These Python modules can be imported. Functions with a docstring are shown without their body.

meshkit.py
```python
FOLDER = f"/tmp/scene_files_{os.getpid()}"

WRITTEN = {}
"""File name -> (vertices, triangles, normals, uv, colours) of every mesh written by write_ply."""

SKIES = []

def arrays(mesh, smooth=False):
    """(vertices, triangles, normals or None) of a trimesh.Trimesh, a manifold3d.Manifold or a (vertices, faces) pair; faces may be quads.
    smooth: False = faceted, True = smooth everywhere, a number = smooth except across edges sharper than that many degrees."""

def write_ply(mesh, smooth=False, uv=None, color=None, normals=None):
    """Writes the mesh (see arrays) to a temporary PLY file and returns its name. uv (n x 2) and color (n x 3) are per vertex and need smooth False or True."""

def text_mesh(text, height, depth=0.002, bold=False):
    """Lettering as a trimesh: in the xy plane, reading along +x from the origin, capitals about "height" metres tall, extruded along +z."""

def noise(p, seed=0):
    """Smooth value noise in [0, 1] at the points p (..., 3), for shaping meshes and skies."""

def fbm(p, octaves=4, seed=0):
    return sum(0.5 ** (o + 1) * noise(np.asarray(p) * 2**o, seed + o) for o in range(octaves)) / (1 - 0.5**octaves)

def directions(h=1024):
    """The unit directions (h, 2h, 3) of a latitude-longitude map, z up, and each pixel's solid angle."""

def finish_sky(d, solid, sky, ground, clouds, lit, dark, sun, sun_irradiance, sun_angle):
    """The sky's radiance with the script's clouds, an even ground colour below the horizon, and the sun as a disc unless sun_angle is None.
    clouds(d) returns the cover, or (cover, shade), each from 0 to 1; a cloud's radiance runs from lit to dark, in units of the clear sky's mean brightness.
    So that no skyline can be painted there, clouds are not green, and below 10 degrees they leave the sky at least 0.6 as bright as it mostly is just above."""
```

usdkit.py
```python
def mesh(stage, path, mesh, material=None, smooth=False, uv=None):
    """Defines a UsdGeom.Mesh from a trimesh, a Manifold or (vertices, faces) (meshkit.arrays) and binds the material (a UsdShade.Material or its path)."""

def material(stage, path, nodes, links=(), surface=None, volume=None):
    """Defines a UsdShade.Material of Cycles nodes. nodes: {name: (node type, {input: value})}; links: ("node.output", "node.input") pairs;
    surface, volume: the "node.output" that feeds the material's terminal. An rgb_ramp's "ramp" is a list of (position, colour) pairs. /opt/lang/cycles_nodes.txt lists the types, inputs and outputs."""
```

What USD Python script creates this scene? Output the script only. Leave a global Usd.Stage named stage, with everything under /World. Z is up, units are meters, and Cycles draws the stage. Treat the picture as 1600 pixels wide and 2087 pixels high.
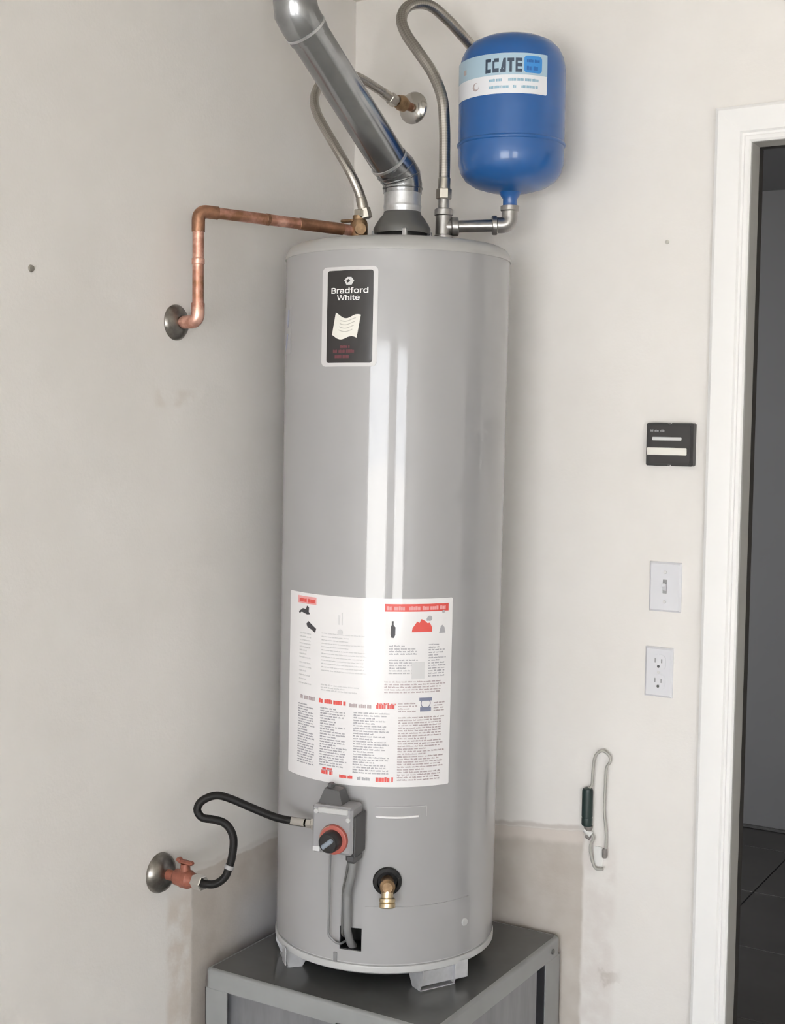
import math, random
import numpy as np, trimesh, manifold3d, shapely
from shapely.geometry import Polygon, Point, box as sbox
import usdkit, meshkit
from pxr import Usd, UsdGeom, UsdLux, UsdShade, Gf, Sdf

random.seed(7)
rng = np.random.default_rng(7)
PI = math.pi
stage = Usd.Stage.CreateInMemory()
UsdGeom.SetStageUpAxis(stage, UsdGeom.Tokens.z)
UsdGeom.SetStageMetersPerUnit(stage, 1.0)
UsdGeom.Xform.Define(stage, '/World')
UsdGeom.Scope.Define(stage, '/World/Looks')

# ------------------------------------------------------------------ camera
EXPOSURE = 0.15
F_PX = 2727.3
cam = UsdGeom.Camera.Define(stage, '/World/camera')
cam.CreateHorizontalApertureAttr(36.0)
cam.CreateVerticalApertureAttr(36.0 * 2087 / 1600)
cam.CreateFocalLengthAttr(36.0 * F_PX / 1600)
cam.CreateClippingRangeAttr(Gf.Vec2f(0.05, 200))
cam.CreateExposureAttr(EXPOSURE)
yaw, pitch, roll = 0.5435, -0.0640, 0.0136
CAM = np.array([1.7362, -2.6788, 1.5737])
fw = np.array([-math.sin(yaw) * math.cos(pitch), math.cos(yaw) * math.cos(pitch), math.sin(pitch)])
r0 = np.array([math.cos(yaw), math.sin(yaw), 0.0]); u0 = np.cross(r0, fw)
rt = r0 * math.cos(roll) + u0 * math.sin(roll)
up = -r0 * math.sin(roll) + u0 * math.cos(roll)
m = Gf.Matrix4d(*rt, 0, *up, 0, *(-fw), 0, *CAM, 1)
cam.AddTransformOp().Set(m)

# ------------------------------------------------------------------ light: daylight through the open garage doors
dome = UsdLux.DomeLight.Define(stage, '/World/sky')
dome.CreateIntensityAttr(3.0)
dome.CreateColorAttr(Gf.Vec3f(0.94, 0.98, 1.04))
sun = UsdLux.DistantLight.Define(stage, '/World/sun')      # lights the driveway outside, nearly parallel to the garage doors
sun.CreateIntensityAttr(19.5); sun.CreateAngleAttr(0.6); sun.CreateNormalizeAttr(True)
sun.CreateColorAttr(Gf.Vec3f(1.0, 0.985, 0.97))
sun.AddRotateXYZOp().Set(Gf.Vec3f(0, 48, -4))

# ------------------------------------------------------------------ materials
MATS = {}
def mat(name, color, rough=0.5, metal=0.0, var=0.0, vscale=8.0, bump=0.0, bscale=200.0, stretch=(1, 1, 1), **kw):
    n = {"p": ("principled_bsdf", {"base_color": color, "roughness": rough, "metallic": metal, **kw})}
    l = []
    if var or bump:
        n["tc"] = ("texture_coordinate", {})
        n["mp"] = ("mapping", {"scale": stretch})
        l += [("tc.object", "mp.vector")]
    if var:
        c = np.array(color)
        n["nz"] = ("noise_texture", {"scale": vscale, "detail": 5.0, "roughness": 0.6})
        n["rp"] = ("rgb_ramp", {"ramp": [(0.3, tuple(c * (1 - var))), (0.7, tuple(np.minimum(c * (1 + var), 1)))]})
        l += [("mp.vector", "nz.vector"), ("nz.fac", "rp.fac"), ("rp.color", "p.base_color")]
    if bump:
        n["bn"] = ("noise_texture", {"scale": bscale, "detail": 3.0})
        n["bp"] = ("bump", {"strength": bump, "distance": 0.002})
        l += [("mp.vector", "bn.vector"), ("bn.fac", "bp.height"), ("bp.normal", "p.normal")]
    MATS[name] = usdkit.material(stage, '/World/Looks/' + name, n, l, surface="p.BSDF")
    return MATS[name]

def wall_mat(name, axis):
    """painted wall with an unpainted patch where an older stand stood; axis: position component that runs along the wall"""
    n = {"g": ("geometry", {}), "s": ("separate_xyz", {}),
         "n1": ("noise_texture", {"scale": 14.0, "detail": 4.0}),
         "n2": ("noise_texture", {"scale": 3.0, "detail": 5.0, "roughness": 0.65}),
         "n3": ("noise_texture", {"scale": 160.0, "detail": 2.0}),
         "bp": ("bump", {"strength": 0.12, "distance": 0.002}),
         "base": ("rgb_ramp", {"ramp": [(0.3, (0.77, 0.738, 0.705)), (0.7, (0.815, 0.788, 0.76))]}),
         "patch": ("rgb_ramp", {"ramp": [(0.3, (0.50, 0.448, 0.40)), (0.7, (0.58, 0.535, 0.49))]}),
         "p": ("principled_bsdf", {"roughness": 0.62, "specular_ior_level": 0.35})}
    l = [("g.position", "s.vector"), ("g.position", "n1.vector"), ("g.position", "n2.vector"), ("g.position", "n3.vector"),
         ("n3.fac", "bp.height"), ("bp.normal", "p.normal"), ("n2.fac", "base.fac"), ("n1.fac", "patch.fac")]
    k = [0]
    def M(op, a, b):
        k[0] += 1; nm = f"m{k[0]}"
        inp = {"math_type": op}
        for key, v in (("value1", a), ("value2", b)):
            if isinstance(v, str): l.append((v, f"{nm}.{key}"))
            else: inp[key] = float(v)
        n[nm] = ("math", inp)
        return nm + ".value"
    def edge(x, a, b):      # 0 at a, 1 at b
        k[0] += 1; nm = f"e{k[0]}"
        n[nm] = ("map_range", {"range_type": "smoothstep", "from_min": float(min(a, b)), "from_max": float(max(a, b)),
                               "to_min": 0.0 if a < b else 1.0, "to_max": 1.0 if a < b else 0.0, "clamp": True})
        l.append((x, nm + ".value"))
        return nm + ".result"
    wob = M("multiply", M("subtract", "n1.fac", 0.5), 0.026)
    z = M("add", "s.z", wob)
    h = "s.x" if axis == 0 else M("multiply", "s.y", -1.0)   # distance from the corner
    hw = M("add", h, M("multiply", wob, 0.6))
    if axis == 0:
        zr = M("subtract", z, M("multiply", h, 0.10))
        zt, xr = 0.634, 0.617
    else:
        zr, zt, xr = z, 0.652, 0.583
    area = M("multiply", edge(zr, zt + 0.004, zt - 0.004), edge(hw, xr + 0.005, xr - 0.005))
    # torn bright rim just inside the top edge and a dark lip over it
    rim = M("multiply", M("multiply", edge(zr, zt - 0.035, zt - 0.018), edge(zr, zt + 0.002, zt - 0.004)), edge(hw, xr + 0.005, xr - 0.005))
    lip = M("multiply", M("multiply", edge(zr, zt, zt + 0.004), edge(zr, zt + 0.016, zt + 0.008)), edge(hw, xr + 0.01, xr - 0.02))
    # pale strip beside the patch
    strip = M("multiply", M("multiply", edge(hw, xr - 0.004, xr + 0.004), edge(hw, xr + 0.085, xr + 0.065)), edge(zr, zt - 0.0, zt - 0.06))
    strip = M("multiply", strip, edge("n1.fac", 0.35, 0.6))
    # grey overspray low near the corner (left wall only)
    spray = M("multiply", M("multiply", edge(hw, 0.50, 0.36), edge(z, 0.60, 0.50)), 0.75 if axis else 0.12)
    def mix(a, fac, col):
        k[0] += 1; nm = f"x{k[0]}"
        inp = {}
        if isinstance(col, str): l.append((col, nm + ".color2"))
        else: inp["color2"] = col
        n[nm] = ("mix", inp)
        l.append((a, nm + ".color1")); l.append((fac, nm + ".fac"))
        return nm + ".color"
    c = mix("base.color", M("multiply", strip, 0.8), (0.66, 0.585, 0.52) if axis else (0.70, 0.65, 0.62))
    c = mix(c, area, "patch.color")
    c = mix(c, spray, (0.56, 0.555, 0.57))
    c = mix(c, M("multiply", rim, 0.75 if axis == 0 else 0.2), (0.72, 0.65, 0.60))
    c = mix(c, M("multiply", lip, 0.55 if axis == 0 else 0.2), (0.45, 0.39, 0.35))
    if axis == 0:   # scattered chips right of the patch
        chip = M("multiply", edge("n1.fac", 0.60, 0.68), M("multiply", M("multiply", edge(h, 0.6, 0.63), edge(h, 0.72, 0.68)), edge("s.z", 0.64, 0.58)))
        c = mix(c, M("multiply", chip, 0.6), (0.5, 0.45, 0.41))
    else:           # faint horizontal scuff
        sc = M("multiply", M("multiply", edge("s.z", 1.600, 1.612), edge("s.z", 1.645, 1.632)), M("multiply", edge(h, 0.56, 0.60), edge(h, 0.71, 0.68)))
        c = mix(c, M("multiply", M("multiply", sc, edge("n1.fac", 0.45, 0.6)), 0.35), (0.62, 0.55, 0.48))
    l.append((c, "p.base_color"))
    MATS[name] = usdkit.material(stage, '/World/Looks/' + name, n, l, surface="p.BSDF")

wall_mat('right_wall_paint', 0)
wall_mat('left_wall_paint', 1)
mat('wall_paint', (0.72, 0.70, 0.66), 0.65)
mat('ceiling_paint', (0.74, 0.71, 0.65), 0.7)
mat('trim_paint', (0.845, 0.835, 0.825), 0.38)
mat('jamb_paint', (0.60, 0.58, 0.55), 0.45)
mat('weather_strip', (0.06, 0.055, 0.05), 0.7)
mat('concrete', (0.42, 0.41, 0.39), 0.8, var=0.12, vscale=5)
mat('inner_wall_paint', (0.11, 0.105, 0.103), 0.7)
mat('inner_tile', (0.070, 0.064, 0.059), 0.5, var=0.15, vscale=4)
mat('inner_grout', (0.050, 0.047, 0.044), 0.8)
mat('heater_enamel', (0.36, 0.355, 0.36), 0.36, coat_weight=0.8, coat_roughness=0.06, bump=0.02, bscale=500)
mat('heater_cap', (0.40, 0.395, 0.385), 0.38, coat_weight=0.3, coat_roughness=0.12)
mat('foot_zinc', (0.60, 0.60, 0.62), 0.36, 0.35, var=0.1, vscale=40)
mat('heater_rim', (0.50, 0.50, 0.50), 0.35)
mat('galvanised', (0.62, 0.63, 0.65), 0.36, 0.9, var=0.16, vscale=25, bump=0.1, bscale=60)
mat('galvanised_pipe', (0.36, 0.37, 0.385), 0.20, 1.0, var=0.15, vscale=16, bump=0.06, bscale=14)
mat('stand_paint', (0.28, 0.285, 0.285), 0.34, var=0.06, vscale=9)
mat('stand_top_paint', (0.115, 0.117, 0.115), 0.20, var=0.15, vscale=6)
mat('stand_panel', (0.24, 0.24, 0.255), 0.32, 0.35, var=0.18, vscale=7, stretch=(3, 3, 0.5), bump=0.3, bscale=9)
mat('black_plastic', (0.022, 0.021, 0.022), 0.35)
mat('black_rubber', (0.012, 0.011, 0.011), 0.5, specular_ior_level=0.25, bump=0.25, bscale=400)
mat('dark_hole', (0.006, 0.006, 0.007), 0.6)
mat('dark_steel', (0.16, 0.16, 0.155), 0.45, 0.6)
mat('pipe_nickel', (0.40, 0.39, 0.38), 0.34, 1.0, var=0.12, vscale=30)
mat('braid_nut', (0.50, 0.47, 0.42), 0.30, 1.0)
mat('chrome', (0.60, 0.58, 0.55), 0.18, 1.0)
mat('chrome_dark', (0.26, 0.245, 0.225), 0.3, 1.0, var=0.3, vscale=50)
mat('brass', (0.66, 0.54, 0.36), 0.36, 1.0, var=0.15, vscale=60)
mat('brass_old', (0.33, 0.22, 0.13), 0.45, 0.9, var=0.3, vscale=60)
mat('red_brass', (0.30, 0.105, 0.07), 0.5, 0.25, var=0.2, vscale=80)
mat('copper_old', (0.36, 0.19, 0.12), 0.42, 0.9, var=0.35, vscale=40)
mat('valve_grey', (0.31, 0.305, 0.315), 0.42)
mat('valve_dark', (0.085, 0.083, 0.085), 0.45)
mat('dial_red', (0.42, 0.095, 0.07), 0.45)
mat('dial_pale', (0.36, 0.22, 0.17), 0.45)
mat('knob_black', (0.018, 0.017, 0.018), 0.28)
mat('pointer_grey', (0.24, 0.28, 0.33), 0.4)
mat('tube_grey', (0.25, 0.25, 0.255), 0.45, 0.2)
mat('label_white', (0.80, 0.785, 0.79), 0.30, coat_weight=0.6, coat_roughness=0.06)
mat('label_black', (0.022, 0.020, 0.021), 0.30, coat_weight=0.3, coat_roughness=0.1)
mat('label_silver', (0.62, 0.61, 0.61), 0.35)
mat('ink_white', (0.80, 0.79, 0.79), 0.4)
mat('ink_paper', (0.80, 0.78, 0.72), 0.4)
mat('ink_paper_line', (0.50, 0.485, 0.44), 0.4)
mat('ink_red', (0.74, 0.10, 0.085), 0.4)
mat('ink_pink', (0.78, 0.36, 0.36), 0.4)
mat('ink_dark_red', (0.16, 0.035, 0.05), 0.4)
mat('ink_black', (0.05, 0.048, 0.055), 0.4)
mat('ink_grey', (0.40, 0.395, 0.42), 0.4)
mat('ink_mauve', (0.46, 0.385, 0.395), 0.4)
mat('ink_blue_grey', (0.22, 0.24, 0.34), 0.4)
mat('ink_pale', (0.66, 0.655, 0.66), 0.4)
mat('ink_navy', (0.045, 0.07, 0.11), 0.4)
mat('ink_sky', (0.05, 0.27, 0.66), 0.4)
mat('ink_sky_dark', (0.03, 0.15, 0.45), 0.4)
mat('ink_teal', (0.30, 0.48, 0.60), 0.4)
mat('tank_label_blue', (0.40, 0.55, 0.66), 0.35, coat_weight=0.3)
mat('tank_label_white', (0.78, 0.79, 0.83), 0.35, coat_weight=0.3)
mat('tank_blue', (0.016, 0.105, 0.335), 0.36, coat_weight=0.4, coat_roughness=0.07)
mat('plate_white', (0.70, 0.70, 0.735), 0.35)
mat('slot_dark', (0.10, 0.10, 0.10), 0.6)
mat('slot_grey', (0.34, 0.34, 0.35), 0.5)
mat('cord_grey', (0.42, 0.41, 0.375), 0.5)
mat('cord_clip', (0.22, 0.20, 0.19), 0.5)
mat('plug_green', (0.018, 0.035, 0.033), 0.4)
mat('cord_white', (0.78, 0.77, 0.75), 0.45)
mat('screw_grey', (0.30, 0.28, 0.25), 0.5, 0.5)
# copper: bright where it was scoured, browner elsewhere
usdkit.material(stage, '/World/Looks/copper', {
    "tc": ("texture_coordinate", {}), "n": ("noise_texture", {"scale": 22.0, "detail": 4.0, "roughness": 0.6}),
    "r": ("rgb_ramp", {"ramp": [(0.36, (0.34, 0.17, 0.10)), (0.5, (0.58, 0.30, 0.23)), (0.62, (0.86, 0.53, 0.43))]}),
    "p": ("principled_bsdf", {"metallic": 0.85, "roughness": 0.38})},
    [("tc.object", "n.vector"), ("n.fac", "r.fac"), ("r.color", "p.base_color")], surface="p.BSDF")
MATS['copper'] = UsdShade.Material.Get(stage, '/World/Looks/copper')
# braided stainless hose, woven along its uv
usdkit.material(stage, '/World/Looks/braid', {
    "uv": ("uvmap", {"attribute": "st"}), "mp": ("mapping", {"rotation": (0, 0, PI / 4), "scale": (1.6, 1.6, 1.6)}),
    "ck": ("checker_texture", {"scale": 1.0, "color1": (1, 1, 1), "color2": (0, 0, 0)}),
    "r": ("rgb_ramp", {"ramp": [(0, (0.40, 0.375, 0.345)), (1, (0.50, 0.475, 0.445))]}),
    "bp": ("bump", {"strength": 0.25, "distance": 0.0005}),
    "p": ("principled_bsdf", {"metallic": 1.0, "roughness": 0.28})},
    [("uv.UV", "mp.vector"), ("mp.vector", "ck.vector"), ("ck.fac", "r.fac"), ("r.color", "p.base_color"), ("ck.fac", "bp.height"), ("bp.normal", "p.normal")], surface="p.BSDF")
MATS['braid'] = UsdShade.Material.Get(stage, '/World/Looks/braid')

# ------------------------------------------------------------------ helpers
BASE, USED = {}, set()
def numbered(path):
    p, i = path, 0
    while p in USED:
        i += 1; p = f"{path}_{i:03d}"
    USED.add(p)
    return p
def tag(prim, label=None, cat=None, group=None, kind=None):
    for k, v in (('label', label), ('category', cat), ('group', group), ('kind', kind)):
        if v: prim.SetCustomDataByKey(k, v)
def thing(name, label, cat, loc, group=None):
    p = numbered('/World/' + name)
    x = UsdGeom.Xform.Define(stage, p); x.AddTranslateOp().Set(Gf.Vec3d(*map(float, loc)))
    BASE[p] = np.array(loc, float)
    tag(x.GetPrim(), label, cat, group)
    return p
def struct(name, loc=(0, 0, 0)):
    p = numbered('/World/' + name)
    x = UsdGeom.Xform.Define(stage, p); x.AddTranslateOp().Set(Gf.Vec3d(*map(float, loc)))
    BASE[p] = np.array(loc, float)
    tag(x.GetPrim(), kind='structure')
    return p
def root_of(p): return '/'.join(p.split('/')[:3])
def part(name, mesh, material, parent, smooth=35, label=None, uv=None, kind=None):
    """mesh given in world metres; stored relative to the thing's base"""
    p = numbered(parent + '/' + name)
    v, f, n = meshkit.arrays(mesh, False)
    v = v - BASE.get(root_of(p), np.zeros(3))
    g = usdkit.mesh(stage, p, trimesh.Trimesh(v, f, process=False), MATS[material], smooth=smooth, uv=uv)
    if name.split('_')[-1] in ('print', 'heading', 'red', 'mark', 'lines', 'lettering', 'picture', 'name') and name != 'dial_mark': kind = 'stuff'
    if label or kind: tag(g.GetPrim(), label, kind=kind)
    return p
def solid(name, mesh, material, label=None, cat=None, kind=None, smooth=35):
    """a top-level thing that is one mesh"""
    p = numbered('/World/' + name)
    v, f, n = meshkit.arrays(mesh, False)
    c = np.array([v[:, 0].mean(), v[:, 1].mean(), v[:, 2].min()]) if not kind else np.zeros(3)
    g = usdkit.mesh(stage, p, trimesh.Trimesh(v - c, f, process=False), MATS[material], smooth=smooth)
    if not kind: UsdGeom.Xformable(g).AddTranslateOp().Set(Gf.Vec3d(*map(float, c)))
    tag(g.GetPrim(), label, cat, kind=kind)
    return p

cat_ = trimesh.util.concatenate
def bx(a, b, c=0.0):
    a, b = np.minimum(a, b).astype(float), np.maximum(a, b).astype(float)
    if c <= 0:
        t = trimesh.creation.box(extents=b - a); t.apply_translation((a + b) / 2); return t
    c = min(c, 0.49 * (b - a).min())
    pts = []
    for sx in (0, 1):
        for sy in (0, 1):
            for sz in (0, 1):
                q = np.where([sx, sy, sz], b, a); s = np.where([sx, sy, sz], -1, 1) * c
                for k in range(3):
                    w = q + s; w[k] = q[k]; pts.append(w)
    return trimesh.convex.convex_hull(np.array(pts))
def frame_of(d):
    d = np.asarray(d, float); d = d / np.linalg.norm(d)
    a = np.array([0, 0, 1.0]) if abs(d[2]) < 0.9 else np.array([1.0, 0, 0])
    x = np.cross(a, d); x /= np.linalg.norm(x)
    return x, np.cross(d, x), d
def lathe(profile, origin, axis=(0, 0, 1), n=48):
    """profile: (radius, distance along the axis) pairs, closed where the radius is 0"""
    X, Y, Z = frame_of(axis)
    if tuple(np.round(axis, 6)) == (0, 0, 1): X, Y, Z = np.eye(3)
    prof = np.array(profile, float); t = np.linspace(0, 2 * PI, n, endpoint=False)
    V, rows = [], []
    for r, h in prof:
        if r < 1e-9:
            rows.append([len(V)] * n); V.append(np.array(origin) + Z * h)
        else:
            rows.append(list(range(len(V), len(V) + n)))
            V += [np.array(origin) + X * r * math.cos(a) + Y * r * math.sin(a) + Z * h for a in t]
    F = []
    for a, b in zip(rows[:-1], rows[1:]):
        for i in range(n):
            j = (i + 1) % n
            if len({a[i], a[j], b[j]}) == 3: F.append((a[i], a[j], b[j]))
            if len({a[i], b[j], b[i]}) == 3: F.append((a[i], b[j], b[i]))
    t = trimesh.Trimesh(np.array(V), np.array(F), process=False)
    t.fix_normals()
    return t
def spline(pts, n=60):
    """Catmull-Rom through the points, evenly resampled"""
    P = np.array(pts, float)
    P = np.vstack([2 * P[0] - P[1], P, 2 * P[-1] - P[-2]])
    out = []
    for i in range(1, len(P) - 2):
        for s in np.linspace(0, 1, 16, endpoint=False):
            a, b, c, d = P[i - 1], P[i], P[i + 1], P[i + 2]
            out.append(0.5 * (2 * b + (c - a) * s + (2 * a - 5 * b + 4 * c - d) * s * s + (3 * b - a - 3 * c + d) * s ** 3))
    out.append(P[-2]); out = np.array(out)
    L = np.r_[0, np.cumsum(np.linalg.norm(np.diff(out, axis=0), axis=1))]
    q = np.linspace(0, L[-1], n)
    return np.stack([np.interp(q, L, out[:, k]) for k in range(3)], 1)
def fillet(pts, r, n=8):
    """polyline with rounded corners"""
    P = [np.array(p, float) for p in pts]; out = [P[0]]
    for a, b, c in zip(P[:-2], P[1:-1], P[2:]):
        u = (a - b) / np.linalg.norm(a - b); v = (c - b) / np.linalg.norm(c - b)
        ang = math.acos(np.clip(u @ v, -1, 1)); d = min(r / math.tan(ang / 2), 0.49 * np.linalg.norm(a - b), 0.49 * np.linalg.norm(c - b))
        p, q = b + u * d, b + v * d
        for t in np.linspace(0, 1, n): out.append((1 - t) ** 2 * p + 2 * t * (1 - t) * b + t * t * q)
    out.append(P[-1]); return np.array(out)
def tube(path, r, n=16, caps=True, uv=False):
    P = np.array(path, float); m_ = len(P)
    R = np.full(m_, r) if np.ndim(r) == 0 else np.array(r, float)
    T = np.gradient(P, axis=0); T /= np.linalg.norm(T, axis=1, keepdims=True)
    X, Y, _ = frame_of(T[0]); V, UV = [], []
    L = np.r_[0, np.cumsum(np.linalg.norm(np.diff(P, axis=0), axis=1))]
    k = n + 1
    for i in range(m_):
        X = X - T[i] * (X @ T[i]); X /= np.linalg.norm(X); Y = np.cross(T[i], X)
        for j in range(k):
            a = 2 * PI * j / n
            V.append(P[i] + R[i] * (math.cos(a) * X + math.sin(a) * Y)); UV.append((j / n * 12, L[i] / (2 * PI * R[0]) * 12))
    F = [((i * k + j), (i * k + j + 1), ((i + 1) * k + j + 1)) for i in range(m_ - 1) for j in range(n)] + \
        [((i * k + j), ((i + 1) * k + j + 1), ((i + 1) * k + j)) for i in range(m_ - 1) for j in range(n)]
    if caps:
        c0 = len(V); V += [P[0], P[-1]]; UV += [(0, 0), (0, 0)]
        F += [(c0, j + 1, j) for j in range(n)] + [(c0 + 1, (m_ - 1) * k + j, (m_ - 1) * k + j + 1) for j in range(n)]
    t = trimesh.Trimesh(np.array(V), np.array(F), process=False)
    return (t, np.array(UV)) if uv else t
def hexnut(origin, axis, r, h, n=6):
    c = r * 0.12
    return lathe([(0, 0), (r - c, 0), (r, c), (r, h - c), (r - c, h), (0, h)], origin, axis, n)
def extrude(poly, d):
    gs = getattr(poly, 'geoms', [poly])
    return cat_([trimesh.creation.extrude_polygon(g, d, engine='earcut') for g in gs if g.area > 1e-10])
def rrect(x0, y0, x1, y1, r):
    return sbox(x0 + r, y0 + r, x1 - r, y1 - r).buffer(r, quad_segs=4) if r > 0 else sbox(x0, y0, x1, y1)
def on_right_wall(t, d0=0.0):     # (x, z, outwards) -> world; the wall is y = 0 and the room is at y < 0
    t = t.copy(); v = np.array(t.vertices); t.vertices = np.stack([v[:, 0], -(v[:, 2] + d0), v[:, 1]], 1); return t

# ------------------------------------------------------------------ the room
H = 2.56                                    # ceiling
GX, GY = 6.2, -6.2                          # far corner of the garage
WT = 0.085                                  # thickness of the wall with the door
DX0, DX1, DZ, CW = 0.943, 1.845, 2.146, 0.0716
FZ = 0.12                                   # floor of the room behind the door
solid('floor', bx((-0.1, GY - 0.1, -0.1), (GX, 0.0, 0)), 'concrete', kind='structure')
solid('driveway', bx((-14, -40, -0.12), (20, GY - 0.1, -0.02)), 'concrete', kind='structure')
solid('ceiling', bx((-0.1, GY - 0.1, H), (GX + 0.1, WT, H + 0.1)), 'ceiling_paint', kind='structure')
solid('wall_left', bx((-0.1, GY, 0), (0, WT, H)), 'left_wall_paint', kind='structure')
solid('wall_side', bx((GX, GY, 0), (GX + 0.1, WT, H)), 'wall_paint', kind='structure')
rw = [bx((0, 0, 0), (DX0 - 0.012, WT, H)), bx((DX1 + 0.012, 0, 0), (GX, WT, H)), bx((DX0 - 0.012, 0, DZ + 0.012), (DX1 + 0.012, WT, H)), bx((DX0 - 0.012, 0, 0), (DX1 + 0.012, WT, FZ))]
solid('wall_right', cat_(rw), 'right_wall_paint', kind='structure')
# front wall with the two open garage doors the daylight comes through
OP = [(0.9, 3.05), (4.05, 5.65)]; OZ = 2.05
fwm, x = [], 0.0
for a, b in OP:
    fwm.append(bx((x, GY - 0.1, 0), (a, GY, H))); fwm.append(bx((a, GY - 0.1, OZ), (b, GY, H))); x = b
fwm.append(bx((x, GY - 0.1, 0), (GX, GY, H)))
solid('wall_front', cat_(fwm), 'wall_paint', kind='structure')

# the doorway: casing, jamb, stop
door = struct('door_1', (DX0, 0, FZ))
prof = [(0, 0), (0, 0.016), (0.006, 0.019), (0.034, 0.0175), (0.050, 0.0155), (0.0535, 0.011), (0.058, 0.011), (0.0605, 0.013), (CW - 0.004, 0.0125), (CW, 0.009), (CW, 0)]
def casing_leg(x_outer, sgn, z0, z1):
    v = []
    for k, (w, d) in enumerate(prof):
        zt = z1 - w
        v.append((x_outer + sgn * w, -d, z0)); v.append((x_outer + sgn * w, -d, zt))
    f = []
    for k in range(len(prof) - 1):
        f += [(2 * k, 2 * k + 2, 2 * k + 3), (2 * k, 2 * k + 3, 2 * k + 1)]
    t = trimesh.Trimesh(np.array(v), np.array(f), process=False)
    if sgn < 0: t.invert()
    return t
def casing_head(x0, x1, zt):
    v, f = [], []
    for w, d in prof:
        v.append((x0 + w, -d, zt - w)); v.append((x1 - w, -d, zt - w))
    for k in range(len(prof) - 1):
        f += [(2 * k, 2 * k + 1, 2 * k + 3), (2 * k, 2 * k + 3, 2 * k + 2)]
    t = trimesh.Trimesh(np.array(v), np.array(f), process=False); t.invert(); return t
part('casing', casing_leg(DX0 - CW, 1, 0.0, DZ + CW), 'trim_paint', door, 20)
part('casing', casing_leg(DX1 + CW, -1, 0.0, DZ + CW), 'trim_paint', door, 20)
part('casing', casing_head(DX0 - CW, DX1 + CW, DZ + CW), 'trim_paint', door, 20)
def chipped(x0, x1, z0, z1):
    """jamb board whose far edge is slightly chipped near the bottom"""
    n_ = 60; zs = np.linspace(z0, z1, n_)
    e = 0.05 + 0.010 * (meshkit.fbm(np.stack([zs * 25, zs * 0, zs * 0], 1), 3, 3) - 0.5) * np.clip((1.1 - zs) / 0.5, 0.08, 1)
    poly = Polygon([(0, z0), (0, z1)] + [(e[i], zs[i]) for i in range(n_ - 1, -1, -1)])
    t = extrude(poly, x1 - x0); v = np.array(t.vertices)
    t.vertices = np.stack([x0 + v[:, 2], v[:, 0], v[:, 1]], 1); t.fix_normals(); return t
part('jamb', chipped(DX0 - 0.012, DX0, FZ, DZ), 'jamb_paint', door, 30)
part('jamb', chipped(DX1, DX1 + 0.012, FZ, DZ), 'jamb_paint', door, 30)
part('jamb', bx((DX0 - 0.012, 0, DZ), (DX1 + 0.012, 0.05, DZ + 0.012)), 'jamb_paint', door, 30)
part('stop', bx((DX0 - 0.012, 0.0505, FZ), (DX0 - 0.002, WT, DZ)), 'weather_strip', door, 30, 'dark weather strip at the back of the jamb')
part('stop', bx((DX1 + 0.002, 0.0505, FZ), (DX1 + 0.012, WT, DZ)), 'weather_strip', door, 30)
part('stop', bx((DX0 - 0.012, 0.0505, DZ + 0.002), (DX1 + 0.012, WT, DZ + 0.012)), 'weather_strip', door, 30)
part('threshold', bx((DX0, 0.0, FZ), (DX1, WT, FZ + 0.012), 0.004), 'dark_steel', door, 30)

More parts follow.
